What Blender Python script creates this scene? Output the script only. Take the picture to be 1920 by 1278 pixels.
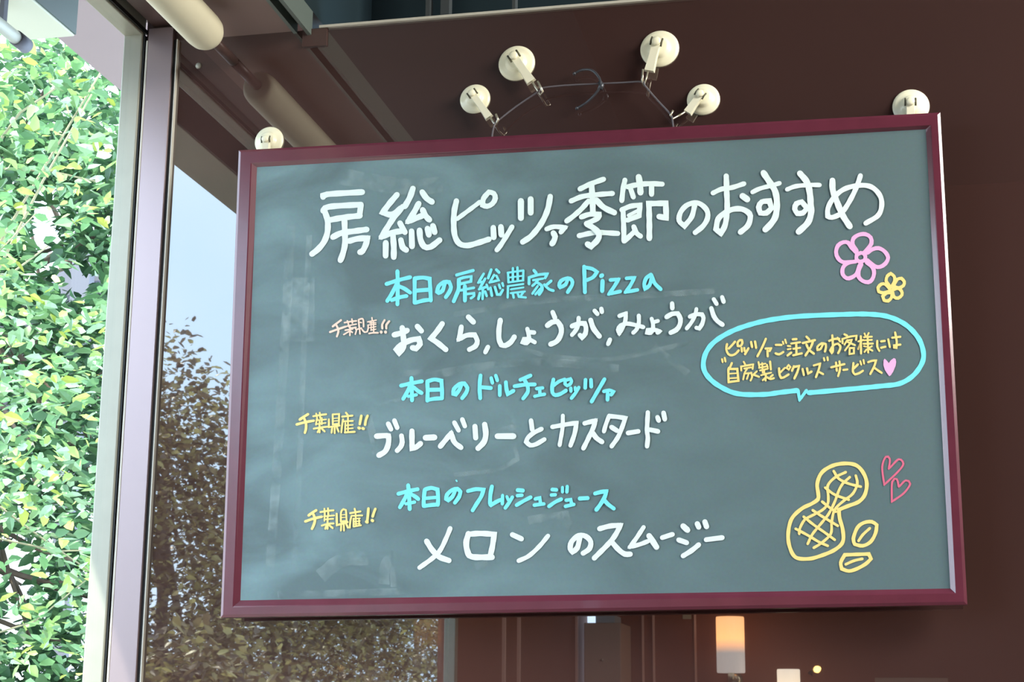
import bpy, bmesh, math, random
import numpy as np
from mathutils import Vector, Matrix
random.seed(7); rng = np.random.default_rng(7)
for o in list(bpy.data.objects): bpy.data.objects.remove(o)
sc = bpy.context.scene; COL = sc.collection

# ------------------------------------------------------------------ camera
F = 3026.5; CX, CY = 960.0, 639.0
CAM = np.array([0.0, -2.2, 1.5])
w_ = np.array([-0.22540064, 0.20862108, -0.01610978]); t_ = np.linalg.norm(w_); k_ = w_ / t_
K_ = np.array([[0, -k_[2], k_[1]], [k_[2], 0, -k_[0]], [-k_[1], k_[0], 0]])
R_ = (np.eye(3) + math.sin(t_) * K_ + (1 - math.cos(t_)) * K_ @ K_) @ np.array([[1, 0, 0], [0, 0, -1], [0, 1, 0]], float)
camd = bpy.data.cameras.new('camera'); cam = bpy.data.objects.new('camera', camd); COL.objects.link(cam)
camd.sensor_width = 36; camd.lens = F / 1920 * 36; camd.clip_start = 0.05; camd.clip_end = 400
rt, dn, fw = R_[0], R_[1], R_[2]
cam.matrix_world = Matrix([[rt[0], -dn[0], -fw[0], CAM[0]], [rt[1], -dn[1], -fw[1], CAM[1]], [rt[2], -dn[2], -fw[2], CAM[2]], [0, 0, 0, 1]])
sc.camera = cam

# ------------------------------------------------------------------ light and exposure
sc.view_settings.view_transform = 'Standard'; sc.view_settings.look = 'None'
sc.view_settings.gamma = 1; sc.view_settings.exposure = 0.2; sc.view_settings.use_curve_mapping = False
wd = bpy.data.worlds.new('sky'); sc.world = wd; wd.use_nodes = True; wn = wd.node_tree; wn.nodes.clear()
out = wn.nodes.new('ShaderNodeOutputWorld'); bg = wn.nodes.new('ShaderNodeBackground')
tc = wn.nodes.new('ShaderNodeTexCoord'); nz = wn.nodes.new('ShaderNodeTexNoise'); rp = wn.nodes.new('ShaderNodeValToRGB')
nz.inputs['Scale'].default_value = 2.2; nz.inputs['Detail'].default_value = 4
rp.color_ramp.elements[0].position = 0.35; rp.color_ramp.elements[0].color = (0.52, 0.70, 0.92, 1)
rp.color_ramp.elements[1].position = 0.65; rp.color_ramp.elements[1].color = (0.77, 0.86, 1.0, 1)
wn.links.new(tc.outputs['Generated'], nz.inputs['Vector']); wn.links.new(nz.outputs['Fac'], rp.inputs['Fac'])
wn.links.new(rp.outputs['Color'], bg.inputs['Color']); wn.links.new(bg.outputs[0], out.inputs[0])
SKY = 6.0
bg.inputs['Strength'].default_value = SKY
sund = bpy.data.lights.new('sun', 'SUN'); sund.energy = 10.0; sund.angle = 0.009; sund.color = (1.0, 0.93, 0.80)
sun = bpy.data.objects.new('sun', sund); COL.objects.link(sun)
sdir = Vector((0.37, 0.42, -0.90)).normalized()
sun.rotation_euler = sdir.to_track_quat('-Z', 'Y').to_euler(); sun.location = (-4, -4, 8)

def area(name, loc, tgt, sx, sy, power, col):
    d = bpy.data.lights.new(name, 'AREA'); d.shape = 'RECTANGLE'; d.size = sx; d.size_y = sy; d.energy = power; d.color = col
    o = bpy.data.objects.new(name, d); COL.objects.link(o); o.location = loc
    o.rotation_euler = (Vector(tgt) - Vector(loc)).to_track_quat('-Z', 'Y').to_euler(); return o
area('added_fill_light', (2.0, -1.1, 3.0), (0, 0, 1.9), 1.2, 1.0, 96, (1.0, 0.95, 0.87))  # unseen fill light, added to brighten the board and the room
area('room_lamp_light', (2.95, -0.8, 1.9), (0.2, 0, 1.9), 0.6, 0.6, 11, (1.0, 0.66, 0.42))

# ------------------------------------------------------------------ helpers
def ray(px, py):
    d = R_.T @ np.array([(px - CX) / F, (py - CY) / F, 1.0]); return d
def PY(px, py, Y):            # the point of the plane y=Y seen at that spot of the photograph
    d = ray(px, py); return tuple(CAM + d * ((Y - CAM[1]) / d[1]))
def PXp(px, py, X):
    d = ray(px, py); return tuple(CAM + d * ((X - CAM[0]) / d[0]))

def mat(name, col, rough=0.6, metal=0.0, ior=1.5, spec=None, noise=0.0, nscale=20, trans=0.0, coat=0.0, emit=None, estr=0.0, bump=0.0):
    m = bpy.data.materials.new(name); m.use_nodes = True; nt = m.node_tree; b = nt.nodes['Principled BSDF']
    b.inputs['Base Color'].default_value = (*col, 1); b.inputs['Roughness'].default_value = rough
    b.inputs['Metallic'].default_value = metal; b.inputs['IOR'].default_value = ior
    if spec is not None: b.inputs['Specular IOR Level'].default_value = spec
    b.inputs['Coat Weight'].default_value = coat; b.inputs['Transmission Weight'].default_value = trans
    if emit: b.inputs['Emission Color'].default_value = (*emit, 1); b.inputs['Emission Strength'].default_value = estr
    if noise or bump:
        t = nt.nodes.new('ShaderNodeTexCoord'); n = nt.nodes.new('ShaderNodeTexNoise'); n.inputs['Scale'].default_value = nscale
        n.inputs['Detail'].default_value = 5; nt.links.new(t.outputs['Object'], n.inputs['Vector'])
        if noise:
            mx = nt.nodes.new('ShaderNodeMix'); mx.data_type = 'RGBA'
            mx.inputs['A'].default_value = (*[c * (1 - noise) for c in col], 1); mx.inputs['B'].default_value = (*[min(1, c * (1 + noise)) for c in col], 1)
            nt.links.new(n.outputs['Fac'], mx.inputs['Factor']); nt.links.new(mx.outputs['Result'], b.inputs['Base Color'])
        if bump:
            bp = nt.nodes.new('ShaderNodeBump'); bp.inputs['Strength'].default_value = bump; bp.inputs['Distance'].default_value = 0.002
            nt.links.new(n.outputs['Fac'], bp.inputs['Height']); nt.links.new(bp.outputs['Normal'], b.inputs['Normal'])
    return m

M = {}
M['panel'] = mat('brown_gloss_panel', (0.055, 0.029, 0.026), 0.011, ior=2.5, noise=0.12, nscale=3)
M['post'] = mat('bronze_post', (0.34, 0.275, 0.285), 0.33, metal=0.65)
M['black'] = mat('black_gasket', (0.004, 0.005, 0.005), 0.5)
M['edge'] = mat('pale_edge', (0.55, 0.55, 0.48), 0.35)
M['alu'] = mat('warm_aluminium', (0.36, 0.37, 0.31), 0.38, metal=0.25, noise=0.10, nscale=25)
M['taupe'] = mat('taupe_soffit', (0.27, 0.195, 0.175), 0.6, noise=0.06, nscale=4)
M['taupe_out'] = mat('taupe_eave', (0.26, 0.205, 0.20), 0.7, noise=0.05, nscale=4)
M['browntrim'] = mat('brown_trim', (0.075, 0.045, 0.040), 0.4)
M['beige'] = mat('beige_case', (0.50, 0.52, 0.40), 0.5)
M['darkgreen'] = mat('dark_green_side', (0.04, 0.07, 0.06), 0.5)
M['blind'] = mat('cream_blind', (0.66, 0.64, 0.47), 0.75, noise=0.03, nscale=60, bump=0.1)
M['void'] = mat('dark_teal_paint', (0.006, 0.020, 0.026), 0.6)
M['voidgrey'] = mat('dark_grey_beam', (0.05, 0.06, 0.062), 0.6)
M['rail'] = mat('grey_green_rail', (0.17, 0.22, 0.20), 0.4, metal=0.3)
M['brownwall'] = mat('brown_room_wall', (0.30, 0.12, 0.08), 0.6, noise=0.10, nscale=3)
M['floor'] = mat('brown_floor', (0.16, 0.11, 0.08), 0.5, noise=0.1, nscale=6)
M['paving'] = mat('pale_paving', (0.34, 0.33, 0.30), 0.8, noise=0.1, nscale=2)
M['ground'] = mat('earthy_ground', (0.17, 0.15, 0.13), 0.9, noise=0.3, nscale=3)
M['mahog'] = mat('mahogany_frame', (0.125, 0.026, 0.046), 0.22, ior=1.75, coat=0.1, noise=0.18, nscale=30)
M['cup'] = mat('cream_suction_plastic', (0.93, 0.93, 0.70), 0.25, ior=1.45)
M['cuparm'] = mat('cream_lever_plastic', (0.82, 0.82, 0.64), 0.3)
M['slot'] = mat('lever_shadow_slot', (0.10, 0.10, 0.06), 0.6)
M['wire'] = mat('steel_hook_wire', (0.60, 0.58, 0.46), 0.25, metal=0.7)
M['cord'] = mat('grey_cord', (0.12, 0.115, 0.13), 0.5)
M['cordhook'] = mat('blue_grey_hook', (0.075, 0.085, 0.10), 0.35, metal=0.4)
M['bark'] = mat('bark', (0.13, 0.095, 0.07), 0.9, noise=0.3, nscale=12)
M['palebark'] = mat('pale_branch', (0.26, 0.24, 0.14), 0.8, noise=0.2, nscale=15)
M['housewall'] = mat('white_house_wall', (0.80, 0.82, 0.84), 0.8)
M['roof'] = mat('grey_roof', (0.11, 0.115, 0.14), 0.7)
M['batten'] = mat('pink_brown_batten', (0.95, 0.66, 0.58), 0.4)
M['locker'] = mat('taupe_locker', (0.60, 0.50, 0.42), 0.5)
M['bluebox'] = mat('pale_blue_box', (0.50, 0.70, 0.85), 0.5, emit=(0.45, 0.65, 0.85), estr=0.0)

def leafmat(name, c1, c2, c3):
    m = bpy.data.materials.new(name); m.use_nodes = True; nt = m.node_tree; b = nt.nodes['Principled BSDF']
    g = nt.nodes.new('ShaderNodeNewGeometry'); r = nt.nodes.new('ShaderNodeValToRGB')
    r.color_ramp.elements[0].color = (*c1, 1); r.color_ramp.elements[1].color = (*c3, 1)
    e = r.color_ramp.elements.new(0.55); e.color = (*c2, 1)
    nt.links.new(g.outputs['Random Per Island'], r.inputs['Fac']); nt.links.new(r.outputs['Color'], b.inputs['Base Color'])
    b.inputs['Roughness'].default_value = 0.38
    tr = nt.nodes.new('ShaderNodeBsdfTranslucent'); nt.links.new(r.outputs['Color'], tr.inputs['Color'])
    mx = nt.nodes.new('ShaderNodeMixShader'); mx.inputs[0].default_value = 0.42
    nt.links.new(b.outputs[0], mx.inputs[1]); nt.links.new(tr.outputs[0], mx.inputs[2])
    nt.links.new(mx.outputs[0], nt.nodes['Material Output'].inputs['Surface']); return m
M['leafA'] = leafmat('leaf_green', (0.07, 0.17, 0.07), (0.17, 0.34, 0.14), (0.38, 0.50, 0.12))
M['leafB'] = leafmat('leaf_deep_green', (0.03, 0.08, 0.04), (0.06, 0.15, 0.06), (0.13, 0.26, 0.10))
M['leafC'] = leafmat('leaf_olive', (0.08, 0.06, 0.04), (0.20, 0.15, 0.08), (0.44, 0.40, 0.16))

# chalk: pigment colours with a faint brushed unevenness
def chalk(name, c, rough=0.55):
    m = mat(name, c, rough, noise=0.035, nscale=160); return m
M['ch_white'] = chalk('white_chalk_ink', (0.80, 0.97, 0.94)); M['ch_cyan'] = chalk('light_blue_chalk_ink', (0.20, 0.83, 0.92))
M['ch_yellow'] = chalk('yellow_chalk_ink', (0.96, 0.77, 0.26)); M['ch_pink'] = chalk('pink_chalk_ink', (0.92, 0.48, 0.80))
M['ch_peach'] = chalk('peach_chalk_ink', (0.95, 0.72, 0.58)); M['ch_rose'] = chalk('rose_chalk_ink', (0.72, 0.15, 0.26))

# glass: thin clear pane
gm = bpy.data.materials.new('clear_window_glass'); gm.use_nodes = True; nt = gm.node_tree; nt.nodes.clear()
o_ = nt.nodes.new('ShaderNodeOutputMaterial'); a_ = nt.nodes.new('ShaderNodeBsdfTransparent'); a_.inputs[0].default_value = (0.96, 0.975, 0.965, 1)
g_ = nt.nodes.new('ShaderNodeBsdfGlossy'); g_.inputs['Roughness'].default_value = 0.0; lw = nt.nodes.new('ShaderNodeLayerWeight'); pw = nt.nodes.new('ShaderNodeMath'); pw.operation = 'POWER'; pw.inputs[1].default_value = 6.0
nt.links.new(lw.outputs['Facing'], pw.inputs[0]); f_ = nt.nodes.new('ShaderNodeMath'); f_.operation = 'MULTIPLY_ADD'; f_.inputs[1].default_value = 0.15; f_.inputs[2].default_value = 0.006; nt.links.new(pw.outputs[0], f_.inputs[0])
x_ = nt.nodes.new('ShaderNodeMixShader'); nt.links.new(f_.outputs[0], x_.inputs[0]); nt.links.new(a_.outputs[0], x_.inputs[1]); nt.links.new(g_.outputs[0], x_.inputs[2])
nt.links.new(x_.outputs[0], o_.inputs[0]); M['glass'] = gm

# slate: grey green board with rubbed out chalk clouds, wipe marks and painted window haze
def slate():
    m = bpy.data.materials.new('slate_with_chalk_and_window_haze'); m.use_nodes = True; nt = m.node_tree; b = nt.nodes['Principled BSDF']
    b.inputs['Roughness'].default_value = 0.55
    t = nt.nodes.new('ShaderNodeTexCoord')
    mp = nt.nodes.new('ShaderNodeMapping'); mp.inputs['Scale'].default_value = (3.2, 1, 6.0); mp.inputs['Rotation'].default_value = (0, 0.25, 0)
    nt.links.new(t.outputs['Object'], mp.inputs['Vector'])
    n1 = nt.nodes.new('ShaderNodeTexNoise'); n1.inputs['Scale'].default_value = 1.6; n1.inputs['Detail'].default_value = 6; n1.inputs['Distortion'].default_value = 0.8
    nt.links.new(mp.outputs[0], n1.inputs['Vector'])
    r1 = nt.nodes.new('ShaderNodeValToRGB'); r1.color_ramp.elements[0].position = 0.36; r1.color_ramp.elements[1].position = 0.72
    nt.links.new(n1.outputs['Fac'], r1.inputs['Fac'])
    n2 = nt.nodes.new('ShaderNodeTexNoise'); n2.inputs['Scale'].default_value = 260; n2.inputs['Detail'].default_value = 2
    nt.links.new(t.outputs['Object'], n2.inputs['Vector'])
    # window reflection painted in: the chalk clouds get lighter towards the left
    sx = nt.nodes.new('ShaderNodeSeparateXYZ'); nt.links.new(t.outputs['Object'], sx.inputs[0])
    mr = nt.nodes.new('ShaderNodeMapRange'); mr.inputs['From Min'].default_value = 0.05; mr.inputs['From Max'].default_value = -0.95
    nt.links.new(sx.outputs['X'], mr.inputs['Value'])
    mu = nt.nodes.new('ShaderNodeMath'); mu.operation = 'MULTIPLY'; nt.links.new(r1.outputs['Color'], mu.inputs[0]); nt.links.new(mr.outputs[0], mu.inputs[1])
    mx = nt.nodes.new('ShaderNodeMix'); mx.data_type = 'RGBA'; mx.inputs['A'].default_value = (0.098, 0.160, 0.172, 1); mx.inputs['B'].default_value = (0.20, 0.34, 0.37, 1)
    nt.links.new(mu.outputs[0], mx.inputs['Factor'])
    m2 = nt.nodes.new('ShaderNodeMix'); m2.data_type = 'RGBA'; m2.blend_type = 'OVERLAY'; m2.inputs['Factor'].default_value = 0.10
    nt.links.new(mx.outputs['Result'], m2.inputs['A']); nt.links.new(n2.outputs['Color'], m2.inputs['B'])
    nt.links.new(m2.outputs['Result'], b.inputs['Base Color']); return m
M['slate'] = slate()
def smear_mat():
    m = bpy.data.materials.new('rubbed_chalk_dust'); m.use_nodes = True; nt = m.node_tree; b = nt.nodes['Principled BSDF']
    b.inputs['Base Color'].default_value = (0.50, 0.66, 0.68, 1); b.inputs['Roughness'].default_value = 0.9
    t = nt.nodes.new('ShaderNodeTexCoord'); n = nt.nodes.new('ShaderNodeTexNoise'); n.inputs['Scale'].default_value = 45; n.inputs['Detail'].default_value = 5
    nt.links.new(t.outputs['Object'], n.inputs['Vector']); r = nt.nodes.new('ShaderNodeMapRange'); r.inputs['From Min'].default_value = 0.42; r.inputs['From Max'].default_value = 0.8
    r.inputs['To Max'].default_value = 0.36; nt.links.new(n.outputs['Fac'], r.inputs['Value'])
    nt.links.new(r.outputs[0], b.inputs['Alpha']); return m
M['smear'] = smear_mat()

def link(name, me, m, parent=None, smooth=False):
    o = bpy.data.objects.new(name, me); COL.objects.link(o)
    if m is not None: me.materials.append(m)
    if parent: o.parent = parent; o.matrix_parent_inverse = parent.matrix_basis.inverted()
    if smooth: me.shade_smooth()
    return o
def raw(name, vs, fs, m, parent=None, smooth=False):
    me = bpy.data.meshes.new(name); me.from_pydata([tuple(v) for v in vs], [], fs); me.update(); return link(name, me, m, parent, smooth)
def fin(name, bm, m, parent=None, smooth=False):
    bmesh.ops.recalc_face_normals(bm, faces=bm.faces)
    me = bpy.data.meshes.new(name); bm.to_mesh(me); bm.free(); return link(name, me, m, parent, smooth)
def box(name, lo, hi, m, parent=None, bev=0.0):
    bm = bmesh.new(); bmesh.ops.create_cube(bm, size=1)
    for v in bm.verts: v.co = Vector([(lo[i] + hi[i]) / 2 + v.co[i] * (hi[i] - lo[i]) for i in range(3)])
    if bev: bmesh.ops.bevel(bm, geom=bm.edges[:], offset=bev, segments=2, affect='EDGES', profile=0.5)
    return fin(name, bm, m, parent)
def addcyl(bm, p, q, r1, r2=None, seg=20, caps=True):
    p = Vector(p); q = Vector(q); r2 = r1 if r2 is None else r2; d = (q - p).normalized()
    a = d.orthogonal().normalized(); b = d.cross(a); A = []; B = []
    for i in range(seg):
        t = 2 * math.pi * i / seg; u = a * math.cos(t) + b * math.sin(t)
        A.append(bm.verts.new(p + u * r1)); B.append(bm.verts.new(q + u * r2))
    for i in range(seg): bm.faces.new((A[i], A[(i + 1) % seg], B[(i + 1) % seg], B[i]))
    if caps: bm.faces.new(A[::-1]); bm.faces.new(B)
def addtube(bm, pts, r, seg=8):
    pts = [Vector(p) for p in pts]; rings = []; up = None
    for i, p in enumerate(pts):
        d = (pts[min(i + 1, len(pts) - 1)] - pts[max(i - 1, 0)]).normalized()
        a = d.orthogonal().normalized() if up is None else (up - d * up.dot(d)).normalized(); up = a; b = d.cross(a)
        rr = r[i] if isinstance(r, (list, tuple)) else r
        rings.append([bm.verts.new(p + (a * math.cos(2 * math.pi * k / seg) + b * math.sin(2 * math.pi * k / seg)) * rr) for k in range(seg)])
    for A, B in zip(rings, rings[1:]):
        for k in range(seg): bm.faces.new((A[k], A[(k + 1) % seg], B[(k + 1) % seg], B[k]))
    bm.faces.new(rings[0][::-1]); bm.faces.new(rings[-1])
def addlathe(bm, c, axis, prof, seg=32):      # prof: (distance along axis, radius)
    c = Vector(c); ax = Vector(axis).normalized(); a = ax.orthogonal().normalized(); b = ax.cross(a); rings = []
    for h, r in prof:
        rings.append([bm.verts.new(c + ax * h + (a * math.cos(2 * math.pi * k / seg) + b * math.sin(2 * math.pi * k / seg)) * max(r, 1e-5)) for k in range(seg)])
    for A, B in zip(rings, rings[1:]):
        for k in range(seg): bm.faces.new((A[k], A[(k + 1) % seg], B[(k + 1) % seg], B[k]))
    bm.faces.new(rings[0][::-1]); bm.faces.new(rings[-1])
def empty(name, loc, label=None, cat=None, group=None):
    o = bpy.data.objects.new(name, None); COL.objects.link(o); o.location = loc; o.empty_display_size = 0.05
    if label: o['label'] = label
    if cat: o['category'] = cat
    if group: o['group'] = group
    return o
def tag(o, label=None, cat=None, group=None, kind=None):
    if label: o['label'] = label
    if cat: o['category'] = cat
    if group: o['group'] = group
    if kind: o['kind'] = kind
    return o
def struct(o, label, cat): return tag(o, label, cat, kind='structure')

# ------------------------------------------------------------------ the room
YB = -4.3
ZT = 2.520                                     # top of the glossy panel and the soffit
XL = -1.069                                    # inner face of the window wall
XS = -0.788                                    # open edge of the soffit
struct(box('wall_front', (-1.020, 0.0, 0.0), (3.2, 0.05, ZT), M['panel']), 'glossy dark brown wall panel behind the chalkboard, mirroring trees and sky', 'wall')
# pale top edge of the panel and the dark wall above it
struct(box('trim_1', (-0.775, -0.006, ZT), (3.2, 0.05, ZT + 0.004), M['edge']), 'thin pale line along the top edge of the brown panel', 'trim')
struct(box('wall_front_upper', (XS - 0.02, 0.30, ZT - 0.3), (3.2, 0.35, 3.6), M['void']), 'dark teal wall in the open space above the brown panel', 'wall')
vb = [(600, 625, .25), (655, 668, .22), (798, 806, .20), (826, 842, .20), (960, 966, .2)]
vd = empty('roof_framing', (0, 0.25, ZT), 'dark grey upright bars in the shadowed gap above the brown panel', 'framing'); 
for a, b, y in vb:
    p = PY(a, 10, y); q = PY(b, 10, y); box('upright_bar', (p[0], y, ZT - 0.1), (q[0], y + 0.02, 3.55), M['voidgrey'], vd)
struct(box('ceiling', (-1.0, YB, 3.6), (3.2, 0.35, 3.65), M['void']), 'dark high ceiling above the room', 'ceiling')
struct(box('trim_4', (-1.05, -4.3, ZT + 0.026), (-0.985, 0.0, ZT + 0.05), M['browntrim']), 'dark brown strip above the window behind the blind', 'trim')
sof = struct(box('ceiling_soffit', (-0.985, YB, ZT), (XS - 0.028, 0.0, ZT + 0.03), M['taupe']), 'taupe lowered ceiling strip along the window wall', 'ceiling')
rail = empty('ceiling_rail', (XS, -2, ZT), 'grey green double rail with a black slot along the ceiling strip', 'rail')
box('outer_rail', (XS - 0.006, YB, ZT - 0.010), (XS, 0.0, ZT + 0.03), M['rail'], rail)
box('inner_rail', (XS - 0.030, YB, ZT - 0.004), (XS - 0.024, 0.0, ZT + 0.03), M['rail'], rail)
box('slot', (XS - 0.024, YB, ZT + 0.012), (XS - 0.006, 0.0, ZT + 0.016), M['black'], rail)
struct(box('wall_corner', (-1.062, 0.0, ZT), (XS - 0.03, 0.30, 3.6), M['browntrim']), 'dark brown corner block above the soffit end', 'wall')
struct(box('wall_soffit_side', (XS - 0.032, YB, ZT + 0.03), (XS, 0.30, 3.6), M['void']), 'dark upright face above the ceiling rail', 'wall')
# a small proud bracket plate in the panel's upper corner
p = PY(567, 66, -0.004); q = PY(640, 82, -0.004)
struct(box('trim_2', (p[0], -0.004, q[2]), (PY(612, 82, -0.004)[0], 0.0, ZT), M['browntrim']), 'small brown plate in the top left corner of the wall panel', 'trim')
struct(box('floor', (-1.0, YB, -0.05), (3.2, 0.0, 0.0), M['floor']), 'brown floor of the room', 'floor')
struct(box('wall_back', (-1.0, YB - 0.05, 0.0), (3.2, YB, 3.65), M['brownwall']), 'reddish brown wall at the back of the room', 'wall')
struct(box('wall_right', (3.2, YB, 0.0), (3.25, 0.3, 3.65), M['brownwall']), 'brown wall on the right of the room', 'wall')
YW = -2.11                                     # the window ends here, brown boarding follows
struct(box('wall_left', (-1.12, YB, 0.0), (XL, YW, ZT + 0.1), M['brownwall']), 'brown wall beyond the window on the left', 'wall')
struct(box('wall_left_lower', (-1.12, YW, 0.0), (XL, 0.0, 0.80), M['browntrim']), 'low brown wall under the window', 'wall')
struct(box('wall_left_header', (-1.12, YW, ZT + 0.045), (XL, 0.02, 3.6), M['browntrim']), 'dark brown header above the window', 'wall')

# window: aluminium frame bars, black gasket, pane
win = empty('window_1', (-1.085, -0.9, 0.80)); struct(win, 'tall window with pale aluminium frame at the left, trees behind it', 'window')
XA, XB = -1.095, -1.0635
def bar(n, lo, hi, m=M['alu']): return box(n, lo, hi, m, win, 0.002)
bar('frame_bar', (XA, -0.012, 0.80), (XB, 0.0, ZT + 0.022))
bar('frame_bar', (XA, YW, 0.80), (XB, YW + 0.03, ZT + 0.022))
bar('frame_bar', (XA, YW, ZT + 0.010), (XB, 0.0, ZT + 0.045))
bar('frame_bar', (XA, YW, 0.80), (XB, 0.0, 0.83))
box('gasket', (XB, -0.009, 0.80), (XB + 0.003, 0.0, ZT + 0.01), M['black'], win)
box('gasket', (XB, YW, ZT + 0.014), (XB + 0.003, 0.0, ZT + 0.021), M['black'], win)
box('pane', (-1.082, YW + 0.028, 0.825), (-1.079, -0.011, ZT + 0.013), M['glass'], win)
# corner post with black joints and a pale bead
post = empty('trim_3', (-1.04, -0.01, 0)); struct(post, 'dark bronze corner post between the window and the glossy panel', 'post')
p0 = PY(243, 640, -0.010)[0]; p1 = PY(291, 640, -0.010)[0]; p2 = PY(301, 640, -0.007)[0]
box('post_face', (p0, -0.010, 0.0), (p1, 0.0, ZT + 0.02), M['post'], post, 0.0008)
box('joint', (p1, -0.005, 0.0), (p2 - 0.0022, 0.0, ZT), M['black'], post)
box('bead', (p2 - 0.0022, -0.007, 0.0), (p2, 0.0, ZT), M['edge'], post, 0.0004)
box('bead', (p0 - 0.0030, -0.0105, 0.0), (p0, -0.002, ZT), M['edge'], post, 0.0004)
box('joint', (XB + 0.003, -0.005, 0.0), (p0 - 0.0030, 0.0, ZT), M['black'], post)

# roller blind tube under the soffit, running out to the panel
bl = empty('roller_blind', (-0.91, -0.9, ZT - 0.05), 'cream rolled up blind hanging under the ceiling along the window', 'blind')
rb = 0.029; xc, zc = -0.914, 2.478
bm = bmesh.new(); addlathe(bm, (xc, -0.10, zc), (0, -1, 0), [(0, rb * 0.70), (0.004, rb * 0.86), (0.012, rb * 0.96), (0.025, rb), (2.0, rb), (2.01, rb * 0.9)], 40); fin('fabric_roll', bm, M['blind'], bl, True)
bm = bmesh.new(); addcyl(bm, (xc, -0.002, zc), (xc, -0.10, zc), 0.008); fin('end_pin', bm, M['browntrim'], bl, True)
# small screw head in the soffit corner
s = PY(371, 122, -0.003); bm = bmesh.new(); addlathe(bm, (s[0], 0, s[2]), (0, -1, 0), [(0, .005), (.002, .0045), (.003, .002)], 16)
tag(fin('screw', bm, M['alu'], None, True), 'small round screw head on the panel below the blind', 'screw')

# ------------------------------------------------------------------ outside
struct(box('ground', (-60, -60, -0.6), (-1.12, 60, -0.5), M['ground']), 'green ground outside', 'ground')
struct(box('eave', (-1.555, -6.0, 2.834), (-1.12, 6.0, 2.91), M['taupe_out']), 'taupe underside of the eave outside the window', 'eave')
aw = empty('awning_case', (-1.3, -0.8, 2.58), 'beige awning case with dark side under the eave outside', 'awning')
box('case_body', (-1.41, -2.6, 2.645), (-1.303, 0.217, 2.725), M['beige'], aw, 0.002)
box('side_panel', (-1.3028, -2.6, 2.648), (-1.300, 0.216, 2.725), M['darkgreen'], aw)
for yy in (-2.0, -0.8, 0.15): box('bracket', (-1.38, yy, 2.725), (-1.34, yy + 0.04, 2.834), M['darkgreen'], aw)
sp = empty('awning_rod', (-1.33, 0.1, 2.58), 'pale metal rod with grey end cap under the awning case', 'rod')
c = (-1.33, -0.06, 2.582)
bm = bmesh.new(); addcyl(bm, (-1.33, -0.5, c[2]), (-1.33, c[1] + 0.13, c[2]), 0.011, seg=24); fin('rod_body', bm, M['alu'], sp, True)
bm = bmesh.new(); addcyl(bm, (-1.33, c[1] + 0.13, c[2]), (-1.33, c[1] + 0.165, c[2]), 0.013, seg=24); fin('end_cap', bm, M['roof'], sp, True)
for yy in (-0.4, 0.02): box('hanger', (-1.334, yy, c[2] + 0.008), (-1.326, yy + 0.012, 2.645), M['roof'], sp)

# house beyond the trees
def house():
    h = empty('house', (-7.6, 11.2, -0.5), 'white house with grey roof beam glimpsed between the leaves outside', 'house')
    y = 11.0
    a = PY(-30, 552, y); b = PY(230, 470, y); a2 = PY(-30, 590, y)
    th = 0.25
    raw('roof', [(a[0] - 2, y, a[2] - .6), (b[0], y, b[2]), (b[0], y, b[2] - th), (a[0] - 2, y, a[2] - th - .6), (a[0] - 2, y + 3, a[2] - .6), (b[0], y + 3, b[2]), (b[0], y + 3, b[2] - th), (a[0] - 2, y + 3, a[2] - th - .6)],
        [(0, 1, 2, 3), (7, 6, 5, 4), (0, 4, 5, 1), (3, 2, 6, 7), (0, 3, 7, 4), (1, 5, 6, 2)], M['roof'], h)
    p = PY(146, 480, y - .1); q = PY(172, 600, y - .1)
    box('post', (p[0], y - .2, -0.5), (q[0], y - .1, p[2]), M['roof'], h)
    w0 = PY(-80, 985, y + .3); w1 = PY(72, 985, y + .3)
    box('wall', (w0[0], y + .3, -0.5), (w1[0], y + 2.2, w1[2]), M['housewall'], h)
house()

# ---- trees: trunk, branches, single leaves in front, the mass of foliage behind them
LEAF_V = np.array([(0, 0, 0), (0.30, 0.30, 0.05), (0.30, -0.30, 0.05), (0.72, 0.22, 0.02), (0.72, -0.22, 0.02), (1.08, 0, -0.06), (0.5, 0, -0.07)])
LEAF_F = [(0, 2, 6), (0, 6, 1), (1, 6, 3), (6, 2, 4), (3, 6, 5), (6, 4, 5)]
def rand_rot(n, tilt=1.0):
    yaw = rng.uniform(0, 2 * math.pi, n); pit = rng.normal(0.15, 0.45, n) * tilt; rol = rng.normal(0, 0.7, n)
    cy, sy, cp, sp_, cr, sr = np.cos(yaw), np.sin(yaw), np.cos(pit), np.sin(pit), np.cos(rol), np.sin(rol)
    Rz = np.zeros((n, 3, 3)); Rz[:, 0, 0] = cy; Rz[:, 0, 1] = -sy; Rz[:, 1, 0] = sy; Rz[:, 1, 1] = cy; Rz[:, 2, 2] = 1
    Ry = np.zeros((n, 3, 3)); Ry[:, 0, 0] = cp; Ry[:, 0, 2] = sp_; Ry[:, 1, 1] = 1; Ry[:, 2, 0] = -sp_; Ry[:, 2, 2] = cp
    Rx = np.zeros((n, 3, 3)); Rx[:, 0, 0] = 1; Rx[:, 1, 1] = cr; Rx[:, 1, 2] = -sr; Rx[:, 2, 1] = sr; Rx[:, 2, 2] = cr
    return Rz @ Ry @ Rx
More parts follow.
